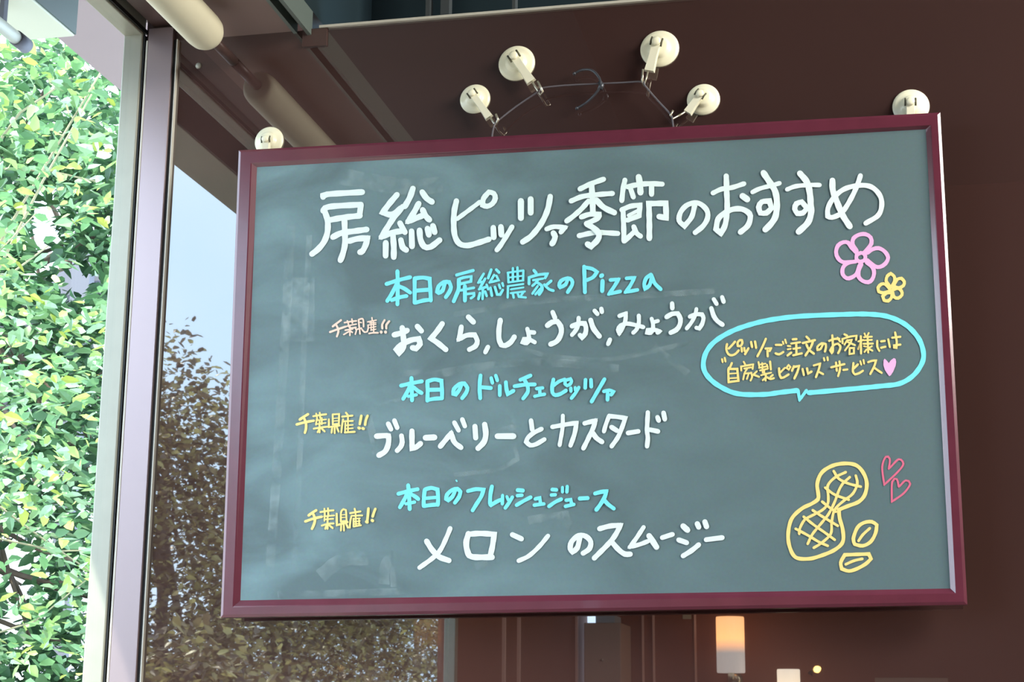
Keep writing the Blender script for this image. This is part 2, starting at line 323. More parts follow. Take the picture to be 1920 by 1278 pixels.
def leaf_mass(pts, size, m, parent, name='foliage'):
    n = len(pts); s = rng.uniform(0.65, 1.35, n) * size
    V = np.einsum('nij,vj->nvi', rand_rot(n), LEAF_V) * s[:, None, None] + pts[:, None, :]
    nv = len(LEAF_V); idx = (np.array(LEAF_F)[None] + (np.arange(n) * nv)[:, None, None]).reshape(-1, 3)
    me = bpy.data.meshes.new(name); me.vertices.add(n * nv); me.vertices.foreach_set('co', V.reshape(-1).astype('f'))
    me.loops.add(idx.size); me.loops.foreach_set('vertex_index', idx.reshape(-1).astype('i'))
    me.polygons.add(len(idx)); me.polygons.foreach_set('loop_start', (np.arange(len(idx)) * 3).astype('i')); me.update(calc_edges=True)
    o = link(name, me, m, parent); o['kind'] = 'stuff'; return o
leaf_meshes = {}
def leaf_mesh(m):
    if m not in leaf_meshes:
        me = bpy.data.meshes.new('leaf'); me.from_pydata([tuple(v) for v in LEAF_V], [], LEAF_F); me.update(); me.materials.append(M[m]); leaf_meshes[m] = me
    return leaf_meshes[m]
def clusters(c, rad, nc, npc, spread):
    u = rng.normal(size=(nc, 3)); u /= np.linalg.norm(u, axis=1)[:, None]
    cc = np.array(c) + u * (rng.uniform(0.35, 1, nc) ** 0.6)[:, None] * np.array(rad)
    pts = cc[:, None, :] + rng.normal(size=(nc, npc, 3)) * spread
    return cc, pts.reshape(-1, 3)
def tree(name, base, top, c, rad, nc, npc, spread, size, m, label, group=None, singles=0, bark='bark', trunk_r=0.05, nb=14, lm=None):
    t = empty(name, base, label, 'tree' if 'tree' in name else 'shrub', group)
    cc, pts = clusters(c, rad, nc, npc, spread)
    base = np.array(base); top = np.array(top)
    bm = bmesh.new(); n = 8
    P_ = [tuple(base + (top - base) * k / n + np.array([math.sin(k * 1.7) * .03, math.cos(k * 2.1) * .03, 0]) * (0 < k < n)) for k in range(n + 1)]
    addtube(bm, P_, [trunk_r * (1 - 0.75 * k / n) for k in range(n + 1)], 10); fin('trunk', bm, M['bark'], t, True)
    # natural openings in the crowns where sky and house show through
    dd = (pts - CAM) @ R_.T; gx = dd[:, 0] / dd[:, 2] * F + CX; gy = dd[:, 1] / dd[:, 2] * F + CY; keep = np.ones(len(pts), bool)
    for ax, ay, bx, by in ((82, 430, 33, 95), (25, 1060, 42, 65), (150, 525, 45, 38), (18, 1160, 28, 38)):
        ins = ((gx - ax) / bx) ** 2 + ((gy - ay) / by) ** 2 < rng.uniform(0.5, 1.3, len(pts)); keep &= ~(ins & (dd[:, 2] > 0) & (rng.uniform(0, 1, len(pts)) < (0.85 if singles else 0.99)))
    pts = pts[keep]
    order = rng.permutation(nc)[:nb]
    for i in order:
        bm = bmesh.new(); k = rng.uniform(0.35, 0.95); s0 = base + (top - base) * k; e0 = cc[i]
        mid = (s0 + e0) / 2 + rng.normal(size=3) * 0.12 + np.array([0, 0, -0.12]); wv = rng.normal(size=(7, 3)) * 0.018; wv[0] = wv[-1] = 0
        pts_b = [tuple((1 - u) ** 2 * s0 + 2 * u * (1 - u) * mid + u * u * e0 + wv[q]) for q, u in enumerate(np.linspace(0, 1, 7))]
        addtube(bm, pts_b, [trunk_r * 0.30 * (1 - 0.7 * u) for u in np.linspace(0, 1, 7)], 6); fin('branch', bm, M[bark], t, True)
    if singles:
        # the leaves nearest the window are picked apart one by one
        dist = np.linalg.norm(pts - CAM, axis=1); d = (pts - CAM) @ R_.T
        px = d[:, 0] / d[:, 2] * F + CX; py = d[:, 1] / d[:, 2] * F + CY
        vis = (px > -20) & (px < 215) & (py > 40) & (py < 1300)
        idx = np.where(vis)[0]; idx = idx[np.argsort(dist[idx])][:singles]
        Rm = rand_rot(len(idx)); lm_ = [leaf_mesh(k) for k in (lm or [m])]
        for j, i in enumerate(idx):
            o = bpy.data.objects.new('leaf', lm_[j % len(lm_)]); COL.objects.link(o)
            s = size * rng.uniform(0.7, 1.3); mw = Matrix.Identity(4)
            for a in range(3):
                for b in range(3): mw[a][b] = Rm[j][a][b] * s
                mw[a][3] = pts[i][a]
            o.parent = t; o.matrix_parent_inverse = Matrix.Identity(4); o.matrix_basis = Matrix.Translation(Vector(t.location)).inverted() @ mw
        pts = np.delete(pts, idx, axis=0)
    leaf_mass(pts, size, M[m], t)
    return t
M['leaf1'] = mat('leaf_light_green', (0.17, 0.31, 0.13), 0.35); M['leaf2'] = mat('leaf_yellow_green', (0.38, 0.45, 0.08), 0.35)
M['leaf3'] = mat('leaf_mint', (0.26, 0.42, 0.24), 0.3); M['leaf4'] = mat('leaf_mid_green', (0.09, 0.20, 0.08), 0.4)
LM = ['leaf1', 'leaf3', 'leaf4', 'leaf1', 'leaf2', 'leaf4', 'leaf3']
tree('shrub', (-3.45, 2.35, -0.5), (-3.3, 2.3, 3.0), (-2.62, 2.65, 2.25), (0.36, 0.45, 1.2), 115, 14, 0.075, 0.046, 'leafA',
     'light green shrub with yellowish young leaves just outside the window', singles=300, bark='palebark', trunk_r=0.022, nb=9, lm=LM)
tree('broadleaf_tree', (-4.7, 4.1, -0.5), (-4.5, 4.1, 4.6), (-3.6, 4.6, 3.7), (0.8, 0.8, 1.5), 150, 16, 0.13, 0.068, 'leafA',
     'light green broadleaf tree behind the shrub, its crown reaching under the eave', singles=220, bark='palebark', trunk_r=0.045, nb=9, lm=LM)
tree('dense_tree', (-6.9, 7.6, -0.5), (-6.7, 7.6, 5.6), (-5.6, 8.0, 3.4), (1.2, 1.1, 3.1), 760, 22, 0.16, 0.10, 'leafB',
     'deep green dense tree filling the lower background outside', bark='bark', trunk_r=0.12, nb=30)
tree('dense_tree', (-10.2, 17.2, -0.5), (-10.1, 17.1, 8.5), (-10.2, 17.2, 6.6), (2.3, 1.9, 3.9), 330, 18, 0.28, 0.16, 'leafB',
     'tall deep green tree at the back, showing high up at the left edge', bark='bark', trunk_r=0.16, nb=30)
# trees seen as reflections in the panel: they stand outside, left and behind the viewer
refl = [(-7.0, -13.4, 5.6, 1.7, 'leafC'), (-7.3, -18.0, 5.2, 2.0, 'leafC'), (-8.0, -24.0, 5.2, 2.4, 'leafC'), (-5.0, -9.7, 2.0, 1.0, 'leafC'), (-10.2, -35.0, 6.0, 3.4, 'leafC')]
lbl = ['olive tree mirrored in the panel just right of the corner post', 'olive tree mirrored in the panel beside the lower left of the chalkboard',
       'olive tree mirrored in the panel under the lower left of the chalkboard', 'low olive bush mirrored at the foot of the corner post', 'far olive tree mirrored under the chalkboard']
for (x, y, h, r, m), l in zip(refl, lbl):
    tree('bush' if 'bush' in l else 'olive_tree', (x, y, -0.5), (x, y, h * 0.8), (x, y, h * 0.42), (r * .8, r, h * 0.52), 640, 30, 0.22, 0.082, m, l, trunk_r=0.11, nb=14)

# ------------------------------------------------------------------ what the panel mirrors from the back of the room
def mirX(px, y, py=1200): d = ray(px, py); return d[0] / d[1] * (abs(y) + 2.2)
def mirZ(px, py, y): d = ray(px, py); return 1.5 + d[2] / d[1] * (abs(y) + 2.2)
for px in (942, 970, 1079):
    d = ray(px, 1210); y = -(XL / (d[0] / d[1]) - 2.2)
    tag(box('wall_batten', (XL, y - 0.006, 0.0), (XL + 0.010, y + 0.006, ZT), M['batten']), None, 'batten')
nm = ['thin pale vertical batten mirrored right of the reflected trees', 'thin pale vertical batten mirrored just right of the first one', 'thin pale vertical batten mirrored left of the reflected locker']
for o, l in zip([o for o in bpy.data.objects if o.name.startswith('wall_batten')], nm): o['label'] = l
for px, l in ((1206, 'thin pale batten on the back wall mirrored right of the reflected locker'), (1226, 'thin pale batten mirrored a hand right of its twin near the locker'), (1304, 'thin pale batten mirrored left of the tall lamp')):
    X = mirX(px, YB)
    tag(box('wall_batten', (X - 0.004, YB, 0.0), (X + 0.004, YB + 0.010, 2.6), M['batten']), l, 'batten')
lk = empty('locker', (mirX(1128, -4.0), -4.0, 0), 'narrow taupe locker mirrored below the middle of the chalkboard', 'locker')
LY = -4.0; x0, x1 = mirX(1095, LY), mirX(1164, LY); zt = mirZ(1130, 1167, LY)
box('body', (x0, -4.28, 0.0), (x1, LY, zt), M['locker'], lk, 0.003)
bm = bmesh.new(); addlathe(bm, ((x0 + x1) / 2 , LY, zt - 0.14), (0, 1, 0), [(0, .006), (.01, .005), (.013, .002)], 14); fin('knob', bm, M['edge'], lk, True)
tag(box('box', (mirX(1116, LY), -4.18, zt), (mirX(1152, LY), -4.01, mirZ(1134, 1152, LY)), M['bluebox'], None, 0.002), 'pale blue box lying on top of the taupe locker', 'box')
tag(box('wall_note', (mirX(1281, YB), YB, mirZ(1290, 1160, YB)), (mirX(1297, YB), YB + 0.006, mirZ(1290, 1148, YB)), M['beige']), 'small beige note on the back wall mirrored left of the tall lamp', 'note')

def glow(name, lo, hi, s, z0, z1):
    m = bpy.data.materials.new(name); m.use_nodes = True; nt = m.node_tree; b = nt.nodes['Principled BSDF']
    b.inputs['Base Color'].default_value = (0.8, 0.8, 0.8, 1); b.inputs['Roughness'].default_value = 0.4
    t = nt.nodes.new('ShaderNodeNewGeometry'); sx = nt.nodes.new('ShaderNodeSeparateXYZ'); nt.links.new(t.outputs['Position'], sx.inputs[0])
    mr = nt.nodes.new('ShaderNodeMapRange'); mr.inputs['From Min'].default_value = z0; mr.inputs['From Max'].default_value = z1; nt.links.new(sx.outputs['Z'], mr.inputs['Value'])
    r = nt.nodes.new('ShaderNodeValToRGB'); e = r.color_ramp.elements; e[0].position = 0.35; e[0].color = (*lo, 1); e[1].position = 0.6; e[1].color = (*hi, 1)
    e2 = e.new(1.0); e2.color = (hi[0] * .75, hi[1] * .8, hi[2] * .9, 1); nt.links.new(mr.outputs[0], r.inputs['Fac'])
    nt.links.new(r.outputs[0], b.inputs['Emission Color']); b.inputs['Emission Strength'].default_value = s; return m
def lamp(pxa, pxb, ya, yb, label, lo, hi, s):
    y = -4.10; x = (mirX(pxa, y) + mirX(pxb, y)) / 2; r = (mirX(pxb, y) - mirX(pxa, y)) / 2
    zt_ = mirZ(pxa, ya, y); zb = mirZ(pxa, yb, y)
    L = empty('wall_lamp', (x, YB, zb), label, 'lamp')
    bm = bmesh.new(); addlathe(bm, (x, y, zb), (0, 0, 1), [(0, r * .96), (0.004, r), (zt_ - zb - 0.004, r), (zt_ - zb, r * .96)], 40)
    fin('lamp_shade', bm, glow('lit_frosted_shade', lo, hi, s, zb, zt_), L, True)
    bm = bmesh.new(); addcyl(bm, (x, y, zb - 0.03), (x, y, zb), 0.012); addcyl(bm, (x, y, zb - 0.02), (x, YB, zb - 0.02), 0.006); fin('bracket', bm, M['wire'], L, True)
    bm = bmesh.new(); addlathe(bm, (x, YB, zb - 0.02), (0, 1, 0), [(0, .03), (.01, .03), (.014, .01)], 24); fin('wall_plate', bm, M['wire'], L, True)
lamp(1343, 1396, 1156, 1261, 'tall cylinder lamp glowing orange at the top, mirrored below the right half of the chalkboard', (1.6, 1.45, 1.35), (8.0, 3.4, 1.2), 0.85)
lamp(1455, 1498, 1254, 1340, 'short cream lamp cut by the bottom edge, mirrored right of the tall lamp', (5.0, 4.0, 2.6), (5.5, 4.5, 3.2), 0.8)
bb = empty('bulb', (mirX(1532, -4.0), -4.0, 1.66), 'small bare amber bulb mirrored right of the short lamp', 'bulb')
x = mirX(1532, -4.0, 1254); z = mirZ(1532, 1254, -4.0)
bm = bmesh.new(); addlathe(bm, (x - .012, -4.0, z - .006), (1, 0, .45), [(0, .004), (.006, .011), (.014, .013), (.022, .010), (.028, .003)], 20); fin('glass_bulb', bm, mat('amber_glow', (1, .6, .2), .3, emit=(1.0, .55, .15), estr=16), bb, True)
bm = bmesh.new(); addcyl(bm, (x - .012, -4.0, z - .006), (x - .03, -4.0, z - .014), .006); addcyl(bm, (x - .03, -4.0, z - .014), (x - .03, YB, z - .014), .004); fin('socket', bm, M['cordhook'], bb, True)
sg = empty('shelf', (mirX(1710, -3.9), -3.9, 1.6), 'taupe shelf board mirrored at the bottom right', 'shelf')
box('board', (mirX(1641, -4.1, 1275), YB, mirZ(1700, 1296, -4.1)), (mirX(1778, -4.1, 1275), -4.1, mirZ(1700, 1270, -4.1)), M['locker'], sg, 0.002)
box('bracket', (mirX(1700, -4.1), YB, 1.45), (mirX(1712, -4.1), -4.15, mirZ(1700, 1296, -4.1)), M['locker'], sg)

# ------------------------------------------------------------------ chalkboard
YF, YS, YK = -0.0575, -0.0520, -0.034          # front of the frame, writing surface, back
O = [(447, 281), (1763, 210), (1814, 1133), (413, 1157)]
I2 = [(470, 305), (1746, 234), (1792, 1112), (436, 1138)]     # where the flat face turns into the inner slope
I1 = [(483, 314), (1735, 243), (1781, 1102), (452, 1124)]
board = empty('chalkboard', PY(1110, 1145, -0.045), 'large chalkboard menu with mahogany frame hanging on the glossy brown panel', 'chalkboard')
oc = [Vector(PY(x, y, YF)) for x, y in O]; cen = sum(oc, Vector()) / 4
def inset(q, c, d): v = c - q; v.y = 0; s = Vector((math.copysign(d, v.x), 0, math.copysign(d, v.z))); return q + s
for k in range(4):
    a, b = k, (k + 1) % 4; prof = []
    for j in (a, b):
        o3 = Vector(PY(*O[j], YF)); i2 = Vector(PY(*I2[j], YF)); i1 = Vector(PY(*I1[j], YS + 0.0005))
        of = inset(o3, cen, 0.0038); ob = o3.copy(); ob.y = YF + 0.0016; bk = o3.copy(); bk.y = YK; ik = i1.copy(); ik.y = YK
        ridge = i2.copy(); r2 = i2.copy(); r2.y = YF + 0.0006; r2 = r2 * 0.85 + Vector((i1.x, r2.y, i1.z)) * 0.15
        prof.append([bk, ob, of, ridge, r2, i1, ik])
    n = 7; vs = prof[0] + prof[1]; fs = [(i, (i + 1) % n, n + (i + 1) % n, n + i) for i in range(n)] + [tuple(range(n - 1, -1, -1)), tuple(range(n, 2 * n))]
    bm = bmesh.new(); V = [bm.verts.new(v) for v in vs]
    for f in fs: bm.faces.new([V[i] for i in f])
    fin('frame_rail', bm, M['mahog'], board)
c4 = [Vector(PY(x, y, YS)) for x, y in I1]; cc_ = sum(c4, Vector()) / 4
c4 = [v + (v - cc_) * 0.004 for v in c4]; bk4 = [v.copy() for v in c4]
for v in bk4: v.y = YK + 0.004
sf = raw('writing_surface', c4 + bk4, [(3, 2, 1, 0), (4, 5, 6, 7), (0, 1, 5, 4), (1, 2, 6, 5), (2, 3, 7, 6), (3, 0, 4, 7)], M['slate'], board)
sf['label'] = 'grey green slate with rubbed out chalk haze and painted window reflection'

# chalk strokes: "name colour label @ ox oy scale width" then strokes as x,y pairs in that crop; c = closed loop, wN = own width
def catmull(P, closed, lim=0.52):
    P = [np.array(p, float) for p in P]; n = len(P)
    if n < 3: return P
    out = []; m = n if closed else n - 1
    def corner(i):
        if not closed and (i == 0 or i == n - 1): return True
        a = P[i] - P[i - 1]; b = P[(i + 1) % n] - P[i]; ca = a @ b / (np.linalg.norm(a) * np.linalg.norm(b) + 1e-9); return ca < lim
    for i in range(m):
        p1, p2 = P[i], P[(i + 1) % n]
        p0 = P[i - 1] if not corner(i) else 2 * p1 - p2; p3 = P[(i + 2) % n] if not corner((i + 1) % n) else 2 * p2 - p1
        k = max(2, min(9, int(np.linalg.norm(p2 - p1) / 4)))
        for j in range(k):
            t = j / k
            out.append(0.5 * ((2 * p1) + (-p0 + p2) * t + (2 * p0 - 5 * p1 + 4 * p2 - p3) * t * t + (-p0 + 3 * p1 - 3 * p2 + p3) * t ** 3))
    if not closed: out.append(P[-1])
    return out
class Ink:
    def __init__(s): s.v = []; s.f = []; s.n = 0
    def poly(s, pts, z):
        b = len(s.v); s.v += [PY(p[0], p[1], z) for p in pts]; s.f.append(tuple(range(b, b + len(pts))))
    def stroke(s, pts, w, closed=False, caps=True, soft=False):
        s.n += 1; z = YS - 0.0007 - 0.00003 * (s.n % 40); pts = catmull(pts, closed, -0.3 if soft else 0.52); h = w / 2
        if len(pts) == 1 or (len(pts) == 2 and np.linalg.norm(np.array(pts[0]) - pts[1]) < .3): pass
        n = len(pts); L = []; Rr = []
        for i, p in enumerate(pts):
            a = pts[i - 1] if (i > 0 or closed) else p; b = pts[(i + 1) % n] if (i < n - 1 or closed) else p
            d1 = p - a; d2 = b - p; l1 = np.linalg.norm(d1); l2 = np.linalg.norm(d2)
            u1 = d1 / l1 if l1 > 1e-6 else d2 / max(l2, 1e-6); u2 = d2 / l2 if l2 > 1e-6 else u1
            t = u1 + u2; lt = np.linalg.norm(t); t = t / lt if lt > 1e-3 else u1
            m = np.array([-t[1], t[0]]); c = max(0.72, abs(m @ np.array([-u1[1], u1[0]])))
            wob = 1 + 0.05 * math.sin(i * 1.3 + s.n); L.append(p + m * h / c * wob); Rr.append(p - m * h / c * wob)
        b = len(s.v); s.v += [PY(q[0], q[1], z - 0.00005 * i / n) for i, q in enumerate(L)] + [PY(q[0], q[1], z - 0.00005 * i / n) for i, q in enumerate(Rr)]
        for i in range(n if closed else n - 1):
            j = (i + 1) % n; s.f.append((b + i, b + j, b + n + j, b + n + i))
        if not caps: return
        ends = [] if closed else [0, n - 1]
        for i in range(1, n - 1):
            a = pts[i] - pts[i - 1]; c = pts[i + 1] - pts[i]
            if a @ c < 0.7 * np.linalg.norm(a) * np.linalg.norm(c): ends.append(i)
        for ei, e in enumerate(ends): s.poly([pts[e] + h * 0.97 * np.array([math.cos(2 * math.pi * k / 12), math.sin(2 * math.pi * k / 12)]) for k in range(12)], z - 0.00006 - 0.000012 * ei)
LINES = []
def text(name, m, label, ox, oy, sc_, w, data): LINES.append((name, m, label, [(ox, oy, sc_, w, data)]))
def more(ox, oy, sc_, w, data): LINES[-1][3].append((ox, oy, sc_, w, data))

text('chalk_lettering', 'ch_white', 'large white chalk title line', 570, 320, 6, 66, '''
215,295 260,265 655,240 | 215,450 280,405 640,380 | 640,380 625,500 | 300,552 450,525 630,505 | 235,460 265,560 265,680 230,790 160,880 90,935
325,745 420,700 560,680 705,660 | 455,560 460,700 460,830 435,940 410,1005 | 510,790 600,765 715,757 695,830 660,900 630,915
1045,270 960,370 885,470 990,492 1110,405 1000,540 870,745 980,700 1110,675 | 1080,590 1135,690 | 1225,200 1190,300 1135,400 | 1330,240 1380,310 1440,350
1290,370 1230,480 1170,570 1330,505 | 1335,440 1370,510 1410,550 | 920,810 918,955 | 1000,720 1010,850 1010,970 | 1090,780 1110,860 1150,890
1210,680 1215,850 | 1300,670 1310,770 1350,850 1420,858 1525,780 | 1390,650 1405,720 | 1450,620 1470,690''')
more(830, 310, 6, 64, '''155,400 130,520 125,680 140,800 190,880 280,900 400,870 520,830 | w50 165,600 300,500 420,410 | c w58 520,300 460,370 450,445 500,460 560,430 592,370 575,315
570,700 575,810 | 655,690 660,780 | w56 780,690 720,790 650,900 610,950 | w70 880,400 880,590 | w70 990,380 990,530 | 1210,350 1180,500 1110,650 1000,790 900,860
w54 1170,715 1250,690 1380,697 1330,750 | 1245,760 1265,800 1250,850 1230,880''')
more(1050, 310, 6, 58, '''225,265 340,210 490,155 | 125,400 250,350 400,330 590,315 | w66 355,220 365,380 370,530 | 320,400 240,490 150,570 75,625 | w66 410,390 490,470 610,530
240,580 330,550 440,550 430,590 300,655 | w66 300,655 400,720 440,780 420,840 350,910 310,885 | 215,790 400,755 650,765
730,165 710,260 695,395 | 760,240 880,215 1010,205 1150,210 | 790,250 825,355 | w70 885,130 900,220 905,305 | 1030,225 1030,325
695,500 790,460 900,445 890,565 760,615 | w40 770,562 880,505 | 710,520 715,650 720,850 | 725,850 800,780 840,740 | 830,690 860,760 905,795
w64 1005,820 1005,640 1000,430 1190,425 1195,590 1115,575 | 1515,450 1480,580 1400,680 1340,620 1360,520 1440,440 1560,425 1650,500 1660,590 1610,680 1520,755''')
more(1350, 290, 6, 62, '''w54 -80,430 20,385 130,370 270,325 | 70,240 75,400 80,600 60,780 10,885 -45,835 -20,720 60,650 150,612 250,612 330,660 340,720 310,800 230,870 | w74 255,465 305,500
w50 365,420 450,380 600,340 670,320 | w70 490,205 560,310 620,410 640,540 625,690 570,780 510,840 | c w60 555,520 470,530 435,590 455,655 520,655 580,600
w50 755,390 850,355 1000,340 1120,340 | w70 900,210 980,310 1010,430 1020,550 1025,650 990,760 885,865 | c w58 920,530 860,550 840,610 870,660 930,655 980,600
w68 1265,290 1270,400 1320,540 1380,680 1460,805 | w56 1580,235 1540,350 1470,500 1370,650 1260,705 1212,690 1215,600 1280,480 1400,385 1560,345 1700,360 1795,450 1820,560 1780,680 1640,770''')
text('chalk_lettering', 'ch_cyan', 'light blue chalk heading under the title, ending in Pizza', 710, 490, 7.111, 54, '''250,130 255,350 250,570 | 105,300 260,250 420,210 | 235,310 180,420 115,525 | 270,330 340,360 420,415 | 175,515 270,480 370,460
480,225 480,400 480,550 | 480,225 590,215 680,230 690,400 695,520 | 490,390 680,375 | 490,550 600,520 695,510 | 880,300 850,390 800,420 780,405 800,330 870,275 940,275 965,340 940,410 895,475
w44 1040,180 1260,120 | w38 1060,240 1130,215 1235,200 1230,265 1090,300 | 1070,250 1065,370 1030,460 1000,530 | w36 1090,385 1270,350 | 1150,330 1150,520 | w36 1170,435 1270,425 1270,460 1230,490
w36 1400,165 1330,280 1400,270 | w36 1420,230 1340,370 1430,340 | w36 1350,420 1330,500 | w34 1390,360 1385,500 | w34 1420,400 1440,460 | w34 1440,310 1460,370 | w40 1500,110 1460,220 | w40 1570,110 1605,145 | w34 1540,180 1480,280 1600,250 1570,190 | w36 1490,350 1510,455 | w36 1550,340 1580,440 1620,440 1655,380 | w34 1605,310 1620,355 | w34 1650,290 1660,325
w30 1720,150 1930,120 | 1725,160 1730,280 w30 | w30 1725,160 1732,280 | w30 1930,120 1925,250 | w24 1730,215 1925,190 | w28 1740,278 1930,252 | w34 1790,90 1790,270 | w34 1850,80 1855,260 | w26 1720,330 1930,300 | w30 1725,330 1720,480 | w26 1760,372 1930,345 | w28 1760,422 1950,400 | w34 1790,430 1800,480 | w32 1850,420 1870,470 1960,480 | w30 1930,410 1900,450''')
more(980, 480, 7.111, 50, '''w42 150,190 180,225 | w40 85,370 85,285 200,250 330,235 300,290 | w32 140,320 270,300 | w34 210,310 170,360 130,395 | w40 190,350 250,390 260,450 220,510 | w32 200,400 130,500 | w32 240,430 170,510 | w38 380,330 310,390 | w38 290,380 350,440 410,460
600,310 570,380 500,415 485,390 510,330 600,292 655,320 660,380 600,480 | w54 820,140 825,300 830,480 | w50 830,150 930,170 990,210 940,280 850,322 | w56 1060,255 1045,265 | w56 1065,330 1060,465
1170,318 1280,307 1210,420 1150,505 1300,470 | 1385,295 1490,287 1430,400 1370,480 1530,450 | w52 1710,245 1650,290 1620,370 1632,435 1690,390 1720,290 | w52 1715,250 1760,360 1840,440''')
CHIBA = '''w60 205,315 300,250 390,195 | 135,425 320,375 520,340 | 310,300 345,400 345,520 320,610
w46 510,240 650,215 800,195 | w40 575,180 600,300 | w40 655,160 665,280 | w40 590,290 570,430 | w40 700,280 700,420 | w34 590,330 800,310 | w34 600,415 790,390 | w44 520,520 700,490 840,475 | w44 650,360 650,600 | w40 640,530 605,600 | w44 690,510 765,580
w42 945,200 1090,190 1085,410 950,425 945,200 | w24 960,290 1070,280 | w24 960,350 1070,342 | w44 860,310 860,485 1100,450 | w42 935,500 920,610 | w42 990,490 990,620 | w42 1040,490 1080,585
w46 1245,160 1290,220 | w46 1160,250 1390,225 | w44 1180,310 1160,420 1140,600 | w40 1170,355 1400,345 | w36 1290,250 1290,580 | w36 1230,390 1225,600 | w32 1250,445 1400,435 | w32 1240,525 1400,510 | w46 1220,605 1440,590
1590,230 1570,330 1555,415 | w66 1530,500 1550,510 | 1730,230 1690,330 1675,430 | w66 1620,512 1640,520'''
text('chalk_lettering', 'ch_peach', 'small peach chalk note left of the first white line', 610, 585, 14.769, 58, '''205,395 330,300 435,220 | 130,550 350,470 560,400 | 310,370 360,480 355,570 320,670
w46 530,290 690,260 860,240 | w44 610,240 640,330 | w44 735,190 750,300 | w40 560,400 700,360 860,330 | w44 640,300 650,400 720,440 850,420 | w44 550,500 760,465 | w46 680,400 680,640 | w44 660,530 510,620 | w44 690,520 750,560
w46 920,210 1000,180 1050,210 1060,400 | w46 920,210 940,420 | w36 965,280 1000,290 | w44 820,420 850,480 1000,440 | w44 870,480 830,610 | w44 950,470 960,600 | w44 1010,470 1080,550 1160,540 1190,440 1180,370
w38 1290,150 1300,220 | w38 1170,270 1410,220 | w34 1230,300 1400,290 | w36 1180,355 1400,335 | w34 1270,250 1270,480 | w38 1330,240 1340,560 | w32 1230,430 1400,400 | w34 1260,500 1400,470 | w46 1210,590 1320,570 1460,570
1640,220 1575,340 1580,450 | w80 1545,545 1550,555 | 1770,250 1690,350 1690,450 | w80 1665,545 1670,555''')
text('chalk_lettering', 'ch_white', 'bold white chalk line of three vegetables', 610, 580, 6, 62, '''775,285 850,265 920,235 | 865,205 880,330 880,420 830,490 800,450 850,400 960,345 1050,330 1065,390 1020,440 980,430 | 1035,190 1080,240
1315,160 1260,240 1190,325 1270,380 1355,450 | 1610,85 1665,140 | w56 1530,195 1515,280 1500,335 1590,290 1680,285 1710,350 1690,410 1620,450 | w50 1830,420 1800,480''')
more(910, 560, 8, 78, '''225,320 205,450 205,600 240,690 300,700 380,650 435,570 | w64 630,450 650,540 660,620 | w70 660,500 730,505 | w66 670,610 620,660 560,650 580,605 660,610 740,650
w70 1010,200 1045,285 | 930,400 1000,350 1080,340 1130,410 1140,500 1100,600 1050,650 980,680 | w72 1300,410 1400,370 1490,370 1510,430 1500,520 1450,580 1420,545 | w64 1400,285 1390,400 1350,480 1300,540 | 1580,320 1620,440 1710,560 | w68 1640,180 1680,225 | w68 1740,150 1748,195 | w60 1870,610 1840,680''')
more(1130, 540, 7.68, 60, '''240,400 335,362 325,470 290,560 240,655 222,600 260,535 350,510 470,530 585,560 | 520,395 520,500 490,590 440,640 | w58 705,440 725,520 725,600 | w58 730,490 795,472 | w62 725,600 690,640 640,640 650,605 750,600 820,620 790,640
w64 1000,220 1003,290 | w68 920,415 1000,370 1080,365 1120,440 1110,530 1060,600 980,640 | w60 1255,410 1340,375 1430,378 1452,430 1430,520 1390,580 1350,570 | w56 1350,300 1330,390 1280,490 1210,580 | w66 1565,290 1600,400 1650,470 1725,525 | w62 1600,160 1640,225 | w62 1720,130 1742,195 | w62 105,740 80,800''')
text('chalk_lettering', 'ch_cyan', 'light blue chalk heading in the middle of the board', 740, 690, 8.727, 66, '''275,160 280,350 285,525 | 105,285 280,245 445,215 | 250,290 200,400 140,500 | 310,310 380,370 440,405 | w54 225,460 355,435
535,215 540,380 535,530 | 540,215 650,185 765,205 775,360 775,490 | 550,355 770,350 | 540,520 650,500 775,492 | 1095,260 1060,350 1000,430 960,420 970,340 1060,258 1140,250 1190,320 1170,400 1105,490
1405,120 1390,300 1400,490 | 1430,312 1575,325 | w58 1580,160 1600,240 | w58 1655,120 1680,200 | w62 1720,290 1720,440 | w66 1820,230 1830,340 1850,425 1943,370''')
more(950, 690, 8.727, 64, '''225,190 320,150 390,120 | 130,295 300,270 460,265 | 290,190 340,280 350,370 320,430 270,495 | w56 490,335 590,322 | w56 540,330 545,430 | w56 460,460 540,440 620,425
765,185 745,300 750,400 800,440 880,420 970,365 | w56 775,280 850,220 950,180 | w54 c 960,200 955,255 990,285 1040,260 1062,210 1045,175 | w56 1050,325 1052,375 | w50 1120,315 1122,360 | w58 1180,315 1130,400 1060,490
1290,190 1285,320 | 1380,190 1385,300 | 1600,180 1520,320 1390,545 | w58 1590,380 1680,360 1750,382 1710,435 | w62 1655,410 1650,515''')
text('chalk_lettering', 'ch_yellow', 'small yellow chalk note left of the second white line', 545, 760, 12, 58, CHIBA)
text('chalk_lettering', 'ch_white', 'bold white chalk line in the middle with long dashes', 690, 770, 6.857, 70, '''110,325 240,318 265,340 260,430 220,520 140,570 | w62 260,165 295,235 | w62 340,125 375,215 | w64 430,320 440,400 420,460 375,510 | 565,260 565,380 568,480 620,465 675,420 | w76 740,345 855,340
w66 930,455 1000,370 1070,285 1110,400 1195,470 | w58 1110,150 1165,250 | w60 1212,110 1245,195 | w70 1375,200 1385,345 | w72 1500,175 1515,300 1490,400 1415,480 | w76 1665,325 1870,325''')
